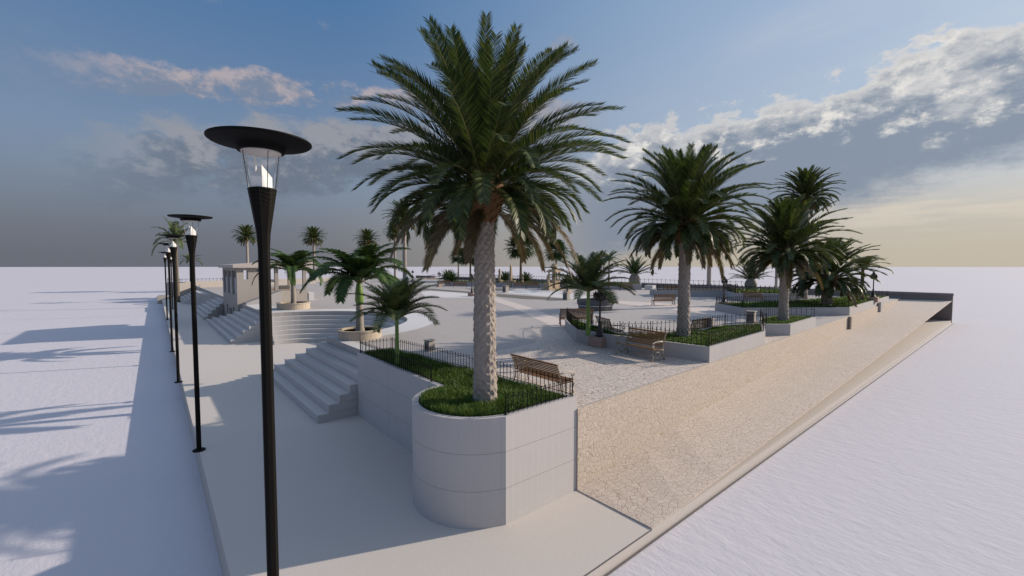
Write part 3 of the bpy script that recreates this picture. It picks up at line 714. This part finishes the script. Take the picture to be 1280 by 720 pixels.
# ------------------------------------------------------------------ palms
def frond(mb, org, az, el, L, droop, nl, ll, lw, vee=.5, fwdk=.7, r_=rng, seg=9, hang=.0, side=0.0, dens3=False, rad=.018, tipcurl=1.5):
    dh = Vector((math.cos(az), math.sin(az), 0)); sd = Vector((-math.sin(az), math.cos(az), 0)); upv = Vector((0, 0, 1))
    pts = [Vector(org)]; tans = []; e = el; swing = r_.uniform(-.25, .25)
    for i in range(seg):
        t_ = (i+.5)/seg; e = el-droop*(t_**tipcurl)
        d = (dh+sd*swing*t_)*math.cos(e)+upv*math.sin(e); d.normalize(); tans.append(d); pts.append(pts[-1]+d*(L/seg))
    tans.append(tans[-1])
    mb.k = 1; mb.tube(pts, [rad*(1-.85*i/seg) for i in range(seg+1)], 3); mb.k = 0
    tw = r_.uniform(-.5, .5)
    for i in range(nl):
        t_ = .10+.90*(i+.5)/nl; u = t_*seg; k = min(int(u), seg-1); p_ = pts[k].lerp(pts[k+1], u-k); d = tans[k].lerp(tans[min(k+1, seg)], u-k).normalized()
        s_ = d.cross(upv)
        if s_.length < .15: s_ = sd.copy()
        s_.normalize(); n_ = s_.cross(d).normalized()
        prof = min(1, .35+t_*2.2)*(1.0-.62*max(0, (t_-.45)/.55)**1.6)
        for sg in (-1, 1):
            l_ = ll*prof*r_.uniform(.85, 1.12)
            v_ = vee*r_.uniform(.6, 1.35)+tw*.25*sg
            dd = (s_*sg*math.cos(v_)+n_*math.sin(v_)+d*(fwdk+.5*t_)).normalized()
            dd2 = (dd+Vector((0, 0, -hang*r_.uniform(.7, 1.4)))).normalized()
            w_ = d*(lw/2)*r_.uniform(.8, 1.2)
            a = p_; b = a+dd*l_*.45; c_ = b+dd2*l_*.55
            mb.add([a-w_*.6, a+w_*.6, b+w_, b-w_, c_], [(0, 1, 2, 3), (3, 2, 4)])
def date_trunk(h, r0, r1, n=48, dz=.035, cells=9, rowh=.11, amp=.052, lean=(0, 0)):
    mb = MB(); rows = int(h/dz)+1; vs = []
    for j in range(rows+1):
        z = h*j/rows; t_ = z/h; r = r0+(r1-r0)*t_+.10*r0*math.exp(-z/.25)
        for i in range(n):
            a = 2*math.pi*i/n; aa = a*cells/(2*math.pi); b = z/rowh/2
            wv = mnoise.noise(Vector((math.cos(a)*2.2, math.sin(a)*2.2, z*2.6+r0*50)))*.32; b = b+wv; aa = aa+wv*.5
            u = (aa+b) % 1; v_ = (aa-b) % 1; hgt = min(u, 1-u, v_, 1-v_)*2
            saw = .5+.5*(1-((b*2+ (aa % 1)) % 1))
            k = amp*(hgt**.6)*saw+.35*amp*mnoise.noise(Vector((math.cos(a)*3, math.sin(a)*3, z*3)))
            rr = r+k-.5*amp
            vs.append((rr*math.cos(a)+lean[0]*t_*t_, rr*math.sin(a)+lean[1]*t_*t_, z))
    mb.add(vs, [(j*n+i, j*n+(i+1) % n, (j+1)*n+(i+1) % n, (j+1)*n+i) for j in range(rows) for i in range(n)])
    return mb
def boots(h0, h1, r0, rmid, r1, cnt, r_):
    mb = MB(); mb.lathe((0, 0, 0), [(r0, h0), (r0+(rmid-r0)*.6, h0+(h1-h0)*.22), (rmid, h0+(h1-h0)*.5), (rmid*.85, h0+(h1-h0)*.8), (r1, h1)], 20)
    for i in range(cnt):
        t_ = (i+.5)/cnt; a = i*2.39996; z = h0+(h1-h0)*t_
        r = (r0+(rmid-r0)*min(1, t_*2.2)) if t_ < .5 else rmid+(r1-rmid)*(t_-.5)*2
        d = Vector((math.cos(a), math.sin(a), .9+.6*t_)).normalized(); p_ = Vector((math.cos(a)*r*.9, math.sin(a)*r*.9, z-.03))
        s_ = Vector((-math.sin(a), math.cos(a), 0)); l_ = r_.uniform(.10, .2); w_ = r_.uniform(.035, .06)
        n_ = d.cross(s_)*.02
        q = p_+d*l_
        mb.add([p_-s_*w_, p_+s_*w_, q+s_*w_*.4, q-s_*w_*.4, p_-s_*w_-n_, p_+s_*w_-n_, q+s_*w_*.4-n_, q-s_*w_*.4-n_],
               [(0, 1, 2, 3), (7, 6, 5, 4), (0, 4, 5, 1), (1, 5, 6, 2), (2, 6, 7, 3), (3, 7, 4, 0)])
    return mb
def date_palm(loc, h, label, seed, nf=100, L=3.3, nl=60, ll=.42, lw=.022, r0=.27, r1=.22, hb=1.0, rb=.5, ntr=56, dz=.03, group='date palms with thick patterned trunks', dry=22, topel=88, lowel=-62, crownmat='frond_green', s=1.0, cells=9, spread=1.0, cat='palm tree'):
    r_ = random.Random(seed)
    root = empty('date_palm', loc, label, cat, group, 0, s)
    date_trunk(h, r0, r1, ntr, dz, cells).obj('trunk', 'date_trunk', root, smooth=True)
    boots(h-.05, h+hb, r1*.95, rb, rb*.55, 110, r_).obj('leaf_bases', 'boots', root)
    mb = MB()
    for i in range(nf):
        t_ = (i+.5)/nf                       # 0 young/upright .. 1 old/hanging
        az = i*2.39996+r_.uniform(-.15, .15)
        el = R(topel-(topel-(-14))*(t_**.95))+r_.uniform(-.12, .12)
        el = max(el, R(-24))
        rr = rb*(.15+.75*t_); z = h+hb*(1.02-.55*t_)
        frond(mb, (math.cos(az)*rr, math.sin(az)*rr, z), az, el, L*(.80+.25*math.sin(math.pi*min(1, t_*1.3)))*r_.uniform(.93, 1.05)*(1-.26*max(0, t_-.6)/.4), R(32+54*t_+r_.uniform(-8, 12)), nl, ll, lw, .42, .75, r_, hang=.14, tipcurl=1.9)
    mb.obj('crown', [crownmat, 'rachis'], root)
    mb = MB()
    for i in range(dry):
        az = i*2.39996*1.7+r_.uniform(-.3, .3); t_ = r_.random()
        frond(mb, (math.cos(az)*rb*.9, math.sin(az)*rb*.9, h+hb*(.42-.2*t_)), az, R(0-28*t_), L*r_.uniform(.55, .8), R(52+r_.uniform(-6, 12)), nl, ll*.8, lw, .35, .8, r_, hang=.35)
    mb.obj('dry_fronds', ['frond_dry', 'rachis'], root)
    return root

P1 = (5.9, 8.0)
date_palm((P1[0], P1[1], 2.22), 4.2, 'largest date palm, rising from the tall round nosed planter', 11, nf=130, L=3.05, nl=96, ll=.44, lw=.034, r0=.272, r1=.222, hb=1.2, rb=.47, ntr=84, dz=.02, dry=15)
date_palm((16.9, 9.15, 2.5), 3.88, 'second largest date palm, in the bed behind the slatted bench', 12, nf=112, L=3.15, nl=84, ll=.48, lw=.045, r0=.255, r1=.215, hb=1.15, rb=.5, ntr=72, dz=.025, dry=14, cells=9)
date_palm((26.0, 8.45, 2.5), 3.0, 'third date palm, in the small bed beside the stone wall', 13, nf=98, L=3.0, nl=70, ll=.48, lw=.055, r0=.245, r1=.205, hb=1.0, rb=.5, ntr=64, dz=.03, dry=12, cells=8)
date_palm((39.0, 9.8, 2.5), 1.35, 'short spreading date palm in the long bed', 14, nf=84, L=3.35, nl=70, ll=.55, lw=.07, r0=.36, r1=.33, hb=1.0, rb=.7, ntr=56, dz=.04, dry=10, cells=8, topel=84)
v = P(1003, 372, 2.5)
k5 = v.length/14
date_palm((v.x, v.y, 2.4), 8.6, 'tall date palm whose crown rises behind the third palm', 15, nf=85, L=2.9, nl=48, ll=.5, lw=.085, r0=.4, r1=.3, hb=1.0, rb=.5, ntr=24, dz=.15, dry=4, lowel=-10)
# medium distance
def zt(px, py, v):             # height on the vertical line through v seen at row py
    d = ray(px, py); vv = Vector((v.x, v.y)); return CAMH+d.z*(vv.dot(Vector((d.x, d.y)))/(d.x*d.x+d.y*d.y))
base = date_palm((0, 0, 0), 8.0, 'tall date palm', 16, nf=80, L=3.0, nl=34, ll=.5, lw=.11, r0=.3, r1=.26, hb=1.0, rb=.5, ntr=20, dz=.2, dry=12)
first = [True]
def far_date(px, pyb, pyc, pyr, label, wk=1.0, grp='slender date palms behind the plaza'):
    v = G(px, pyb); top = zt(px, pyc, v); rad = (pyr)/F*((v-Vector((0, 0, CAMH))).dot(Vector(fw)))   # crown radius in metres
    s = rad/3.0; hh = (top-PZ)/s
    o = base if first[0] else None
    if o is None: o = dup(base, (v.x, v.y, PZ), R(rng.uniform(0, 360)), s, label, grp)
    else:
        first[0] = False; o.location = (v.x, v.y, PZ); o.scale = (s, s, s); o['label'] = label; o['group'] = grp
    zs = (top-PZ)/(9.0*s)
    # stretch the trunk only; move crown parts by offset
    for c_ in o.children:
        n_ = c_.name.split('.')[0]
        if n_ == 'trunk': c_.scale = (1/max(wk, .6)*1.0 if wk < 1 else 1, 1/max(wk, .6)*1.0 if wk < 1 else 1, (hh-1.0)/8.0)
        else: c_.location = (0, 0, (hh-1.0)-8.0)
    return o
far_date(886, 357, 303, 27, 'date palm behind the second palm trunk')
far_date(970, 361, 318, 17, 'date palm with a thin trunk left of the third palm')
far_date(506, 352, 272, 26, 'tallest slender date palm left of the largest palm')
far_date(494, 349, 291, 15, 'smaller slender date palm just left of the tallest slender one')
far_date(460, 347, 300, 17, 'slender date palm behind the middle royal palm')
far_date(393, 349, 297, 17, 'slender date palm above the pavilion roof')
far_date(310, 349, 295, 17, 'slender date palm above the gate tower roof')

# pinnate arching palms (royal and feather palms)
def feather_palm(loc, h, label, seed, name='royal_palm', shaft=1.05, nf=14, L=2.3, nl=44, ll=.5, lw=.035, r0=.17, r1=.12, mat='frond_royal', group=None, hang=.45, droop=(70, 118), el=(28, 86), trunkmat='grey_trunk', cat='palm tree', yellow=0, ringed=True, vee=.25):
    r_ = random.Random(seed); root = empty(name, loc, label, cat, group)
    mb = MB(); prof = []; n = 26
    for i in range(n+1):
        t_ = i/n; z = (h-shaft)*t_; prof.append((r0*(1.25-.25*min(1, t_*6))*(1-t_)+r1*t_+(.006 if (i % 2 and ringed) else 0), z))
    mb.lathe((0, 0, 0), prof, 16); mb.obj('trunk', trunkmat, root, smooth=True)
    if shaft:
        mb = MB(); mb.lathe((0, 0, h-shaft), [(r1*1.02, 0), (r1*1.35, shaft*.18), (r1*1.2, shaft*.6), (r1*.75, shaft), (r1*.4, shaft*1.15)], 16); mb.obj('crownshaft', 'crownshaft', root, smooth=True)
    mb = MB()
    for i in range(nf):
        t_ = (i+.5)/nf; az = i*2.39996+r_.uniform(-.25, .25); e = R(el[1]-(el[1]-el[0])*t_)
        frond(mb, (math.cos(az)*r1*.5, math.sin(az)*r1*.5, h-.05), az, e, L*r_.uniform(.85, 1.08)*(.8+.2*min(1, t_*3)), R(droop[0]+(droop[1]-droop[0])*t_*r_.uniform(.85, 1.1)), nl, ll, lw, vee, .35, r_, hang=hang, rad=.022, tipcurl=1.25, seg=12)
    mb.obj('crown', [mat, 'rachis'], root)
    return root
feather_palm((pA.x, pA.y, PZ+.3), 2.35, 'green shafted royal palm in the round planter at the head of the near steps', 21, L=3.1, nl=84, ll=.70, lw=.07, r0=.19, r1=.15, nf=22)
feather_palm((pB.x, pB.y, PZ+.35), 2.6, 'green shafted royal palm in the round planter beyond the round seating', 22, L=3.3, nl=76, ll=.72, lw=.08, r0=.2, r1=.16, nf=19)
feather_palm((5.98, 12.75, 2.28), 1.5, 'small bushy feather palm in the tall planter', 23, name='feather_palm', shaft=.0, nf=34, L=1.6, nl=60, ll=.42, lw=.028, r0=.065, r1=.05, mat='frond_light', hang=.25, droop=(35, 85), el=(30, 89), trunkmat='crownshaft', vee=.35)
v = P(735, 419, 2.5)
feather_palm((v.x, v.y, 2.5), 1.9, 'bushy feather palm growing in the curved tip of the bed', 24, name='feather_palm', shaft=.0, nf=30, L=2.1, nl=56, ll=.48, lw=.04, r0=.09, r1=.065, mat='frond_light', hang=.3, droop=(38, 76), el=(16, 88), trunkmat='crownshaft', vee=.35)
v = G(761, 363)
fb = feather_palm((v.x, v.y, 2.4), 3.7, 'small feather palm in front of the back wall', 25, name='feather_palm', shaft=.0, nf=14, L=2.2, nl=26, ll=.5, lw=.08, r0=.14, r1=.09, mat='frond_light', hang=.3, droop=(50, 105), el=(20, 88), trunkmat='thin_trunk')
v = P(1077, 376, 2.5); dup(fb, (v.x, v.y, 2.5), R(70), (1.15, 1.15, .75), 'slim feather palm beside the lantern post at the long bed')
dup(fb, (6.2, 98.5, 2.5), R(20), 1.05, 'small feather palm in the far tall planter')
v = P(218, 372, 0)
dup(fb, (3.6, 83, 0.0), R(200), (1.6, 1.6, 2.4), 'tall feather palm behind the row of disc lamps')

# fan palms
def fan_palm(loc, h, label, seed, s=1.0, group='fan palms along the back wall', rad=2.3, nf=52):
    r_ = random.Random(seed); root = empty('fan_palm', loc, label, 'palm tree', group, 0, s)
    mb = MB(); mb.lathe((0, 0, 0), [(.28, 0), (.2, .5), (.14, h*.6), (.15, h-1.4), (.30, h-.7), (.34, h-.1), (.15, h+.1)], 12); mb.obj('trunk', 'thin_trunk', root, smooth=True)
    mb = MB()
    for i in range(nf):
        t_ = (i+.5)/nf; az = i*2.39996; el = R(80-125*t_); d = Vector((math.cos(az)*math.cos(el), math.sin(az)*math.cos(el), math.sin(el)))
        b_ = Vector((0, 0, h)); p_ = b_+d*rad*r_.uniform(.45, .65); mb.k = 1; mb.bar(b_, p_, .02, 3, cap=False); mb.k = 0
        s_ = d.cross(Vector((0, 0, 1))).normalized() if abs(d.z) < .98 else Vector((1, 0, 0)); n_ = s_.cross(d)
        for j in range(17):
            a = R(-115+230*j/16); dd = (d*math.cos(a)+s_*math.sin(a)+n_*r_.uniform(-.1, .15)).normalized(); l_ = rad*.6*(1-.15*abs(a)); w_ = (d*math.sin(a)-s_*math.cos(a))*.10
            q = p_+dd*l_*.6; mb.add([p_, q-w_, q+dd*l_*.4-Vector((0, 0, l_*.22)), q+w_], [(0, 1, 2, 3)])
    mb.obj('crown', ['frond_dark', 'rachis'], root)
    return root
def fanat(px, pyb, pyt, lab, first_=None, rad_px=14):
    v = G(px, pyb); top = zt(px, pyt, v)
    dist = (v-Vector((0, 0, CAMH))).dot(Vector(fw)); s = rad_px/F*dist/1.75
    if first_ is None: return fan_palm((v.x, v.y, PZ), (top-PZ)/s, lab, int(px), s)
    sz = (top-PZ)/(first_['hh'])
    return dup(first_, (v.x, v.y, PZ), R(px), (s, s, sz), lab)
fanat(651, 351, 309, 'fan palm with a tall thin trunk right of the largest trunk', None, 16)
fanat(695, 352, 314, 'fan palm partly behind the hanging fronds of the largest palm', None, 13)
fanat(573, 349, 321, 'light fan palm left of the largest trunk', None, 9)
fanat(588, 351, 320, 'fan palm directly behind the largest trunk', None, 12)
fanat(606, 351, 322, 'fan palm showing at the right edge of the largest trunk', None, 10)

# cycads
def cycad(loc, label, seed, s=1.0, bulb=True, name='cycad', group=None, nf=34, L=1.9):
    r_ = random.Random(seed); root = empty(name, loc, label, 'palm plant', group, 0, s)
    mb = MB(); mb.lathe((0, 0, 0), [(.28, 0), (.3, .15), (.62, .6), (.66, .95), (.5, 1.35), (.25, 1.55)] if bulb else [(.3, 0), (.33, .4), (.25, .6)], 18); mb.obj('trunk', 'date_trunk', root, smooth=True)
    mb = MB(); z = 1.4 if bulb else .5
    for i in range(nf):
        t_ = (i+.5)/nf; az = i*2.39996; frond(mb, (math.cos(az)*.2, math.sin(az)*.2, z), az, R(88-72*t_ if bulb else 85-85*t_), L*1.35*r_.uniform(.85, 1.05), R(22+25*t_), 26, .42, .08, .4, .8, r_, hang=.02, rad=.03)
    mb.obj('crown', ['frond_dark', 'rachis'], root)
    return root
v = G(793, 359); s_ = 28/F*((v-Vector((0, 0, CAMH))).dot(Vector(fw)))/2.5
cycad((v.x, v.y, PZ+.1), 'pot bellied cycad with stiff fronds at the back wall', 31, s_*.92)
v = G(938, 371.5); s_ = 29/F*((v-Vector((0, 0, CAMH))).dot(Vector(fw)))/2.6
cycad((v.x, v.y, PZ+.55), 'squat cycad palm in the bed behind the brown bench', 32, s_*.98, nf=36)
cb = None
for px, py, rp, lab in ((564, 357, 13, 'dark bushy palm beside the yellowish bench'), (631.5, 357, 13, 'low round cycad left of the slim obelisk'), (657, 358, 13, 'low round cycad between the monuments'), (709, 361, 14, 'low round cycad right of the tall monument'), (560, 353, 12, 'dark low palm left of the light fan palm')):
    v = G(px, py); s_ = rp/F*((v-Vector((0, 0, CAMH))).dot(Vector(fw)))/2.0
    if cb is None: cb = cycad((v.x, v.y, PZ+.3), lab, 33, s_, False, nf=46, L=1.5)
    else: dup(cb, (v.x, v.y, PZ+.3), R(px), s_, lab)

# ------------------------------------------------------------------ light and sky
SUN_AZ = 111.5; SUN_EL = 21.5
sd_ = Vector((math.sin(R(SUN_AZ))*math.cos(R(SUN_EL)), math.cos(R(SUN_AZ))*math.cos(R(SUN_EL)), math.sin(R(SUN_EL))))
sl = bpy.data.lights.new('sun', 'SUN'); sl.energy = 4.6; sl.angle = R(.6); sl.color = (1.0, .87, .73)
so = bpy.data.objects.new('sun', sl); COL.objects.link(so); so.rotation_euler = sd_.to_track_quat('Z', 'Y').to_euler()
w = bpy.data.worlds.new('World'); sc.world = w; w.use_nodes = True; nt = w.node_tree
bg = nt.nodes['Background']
class WT(NT):
    def __init__(s, tree): s.t = tree
W = WT(nt)
sky = W.n('ShaderNodeTexSky', sky_type='NISHITA'); sky.sun_disc = False; sky.sun_elevation = R(SUN_EL); sky.sun_rotation = R(SUN_AZ)
sky.air_density = 1.0; sky.dust_density = 1.6; sky.ozone_density = 2.0
tc = W.n('ShaderNodeTexCoord').outputs['Generated']
nv = W.n('ShaderNodeVectorMath', operation='NORMALIZE'); W.l(tc, nv.inputs[0]); D_ = nv.outputs[0]
def dot(vec):
    n = W.n('ShaderNodeVectorMath', operation='DOT_PRODUCT'); W.l(D_, n.inputs[0]); n.inputs[1].default_value = tuple(vec); return n.outputs['Value']
def mrange(f, a, b, c=0.0, d=1.0, smooth=True):
    n = W.n('ShaderNodeMapRange'); n.interpolation_type = 'SMOOTHSTEP' if smooth else 'LINEAR'
    W.l(f, n.inputs[0]); n.inputs[1].default_value = a; n.inputs[2].default_value = b; n.inputs[3].default_value = c; n.inputs[4].default_value = d; return n.outputs[0]
spx = W.n('ShaderNodeSeparateXYZ'); W.l(D_, spx.inputs[0]); EZ = spx.outputs[2]
sunh = Vector((sd_.x, sd_.y, 0)).normalized(); SS = dot(sunh)       # towards the sun's side
K = 10.0                                                            # colours below are display-linear; background strength is 0.1
def C(r, g_, b): return (r*K, g_*K, b*K)
# clear sky: physical sky toned by a warm/cool gradient
skc = W.mix(1.0, sky.outputs[0], (.60, .66, .80), 'MULTIPLY')
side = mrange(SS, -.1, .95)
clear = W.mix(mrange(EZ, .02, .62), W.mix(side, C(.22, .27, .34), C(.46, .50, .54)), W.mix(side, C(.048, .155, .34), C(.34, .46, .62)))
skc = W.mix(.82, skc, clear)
skc = W.mix(mrange(EZ, .52, .85), skc, C(.34, .42, .58))  # brighter sky added overhead, out of view, to lift light in shaded areas
aur = dot(sd_)
skc = W.mix(mrange(aur, .93, .998), skc, C(1.4, 1.25, 1.0))
# cloud coordinates: flat layer seen in perspective
def pc(k):
    a = W.math('ADD', EZ, k); cx = W.math('DIVIDE', spx.outputs[0], a); cy = W.math('DIVIDE', spx.outputs[1], a)
    n = W.n('ShaderNodeCombineXYZ'); W.l(cx, n.inputs[0]); W.l(cy, n.inputs[1]); return n.outputs[0]
PC = pc(.16)
cir = W.noise(W.map(PC, (1.0, .35, 1), (0, 0, R(35))), 1.6, 6, .6)
skc = W.mix(W.math('MULTIPLY', mrange(cir, .5, .85), mrange(SS, -.2, .7, .10, .55)), skc, W.mix(side, C(.28, .33, .42), C(.55, .57, .60)))
# horizon murk
murk = W.mix(mrange(SS, -.30, .95), C(.118, .124, .148), C(.46, .405, .32))
skc = W.mix(mrange(EZ, .0, .24, .93, 0.0), skc, murk)
NB = W.noise(W.map(D_, (1, 1, 2.2)), 7.0, 8, .62); NS = W.noise(W.map(D_, (1, 1, 1.6)), 22.0, 7, .65)
nz = W.math('ADD', W.math('MULTIPLY', NB, .72), W.math('MULTIPLY', NS, .28))
def line(p0, p1):
    a = ray(*p0).normalized(); b = ray(*p1).normalized(); n = a.cross(b).normalized()
    if n.z < 0: n = -n
    return dot(n)
def addn(f, amt): return W.math('ADD', f, W.math('MULTIPLY', W.math('SUBTRACT', nz, .5), amt))
# right bank: sunlit tops over a grey slab
top = line((680, 205), (1280, 45)); bot = line((700, 350), (1280, 200)); lf_ = dot(ray(690, 200).cross(Vector((0, 0, 1))).normalized()*-1)
lfm = mrange(dot((Vector(rt)-Vector(fw)*.02)), -.02, .22)
inb = W.math('MULTIPLY', mrange(addn(top, .42), .012, -.014), mrange(addn(bot, .22), -.02, .05)); inb = W.math('MULTIPLY', inb, lfm)
edge = mrange(addn(top, .42), -.085, -.005)
tone = W.mix(edge, W.mix(side, C(.15, .175, .23), C(.20, .245, .315)), W.mix(side, C(.30, .315, .36), C(.58, .57, .56)))
tone = W.mix(W.math('MULTIPLY', mrange(NS, .5, .68), mrange(addn(top, .35), -.11, -.03)), tone, C(.72, .69, .64))
skc = W.mix(W.math('MULTIPLY', inb, .93), skc, tone)
# thin warm streaks under the slab
st = W.noise(W.map(D_, (1.2, 1.2, 11)), 3.0, 5, .6)
stm = W.math('MULTIPLY', W.math('MULTIPLY', mrange(st, .48, .66), mrange(EZ, .03, .10)), W.math('MULTIPLY', mrange(bot, .03, -.03), mrange(SS, .4, .85)))
skc = W.mix(W.math('MULTIPLY', stm, .6), skc, C(.62, .55, .45))
# left puffs in two rows
for (a0, b0_, wd, amt, lit, shd, lo, hi) in (((60, 85), (620, 140), .034, .34, (.40, .345, .355), (.17, .21, .29), .385, .50), ((20, 215), (640, 185), .075, .40, (.27, .275, .30), (.125, .15, .195), .33, .48)):
    s1 = line(a0, b0_); band = W.math('SUBTRACT', 1.0, mrange(W.math('ABSOLUTE', s1), wd*.3, wd*1.5))
    lm = mrange(dot(Vector(rt)), .22, .02) 
    dens = W.math('MULTIPLY', mrange(W.math('ADD', nz, W.math('MULTIPLY', W.math('SUBTRACT', band, 1.0), .25)), lo, hi), lm)
    dens = W.math('MULTIPLY', dens, mrange(dot(Vector(rt)), -.75, -.55))
    skc = W.mix(W.math('MULTIPLY', dens, .85), skc, W.mix(mrange(W.math('ADD', NS, W.math('MULTIPLY', s1, 3.0)), .42, .66), C(*shd), C(*lit)))
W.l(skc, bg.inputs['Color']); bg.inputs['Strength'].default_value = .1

sc.render.engine = 'CYCLES'
sc.view_settings.view_transform = 'Standard'; sc.view_settings.look = 'None'; sc.view_settings.exposure = 0.22; sc.view_settings.gamma = 1
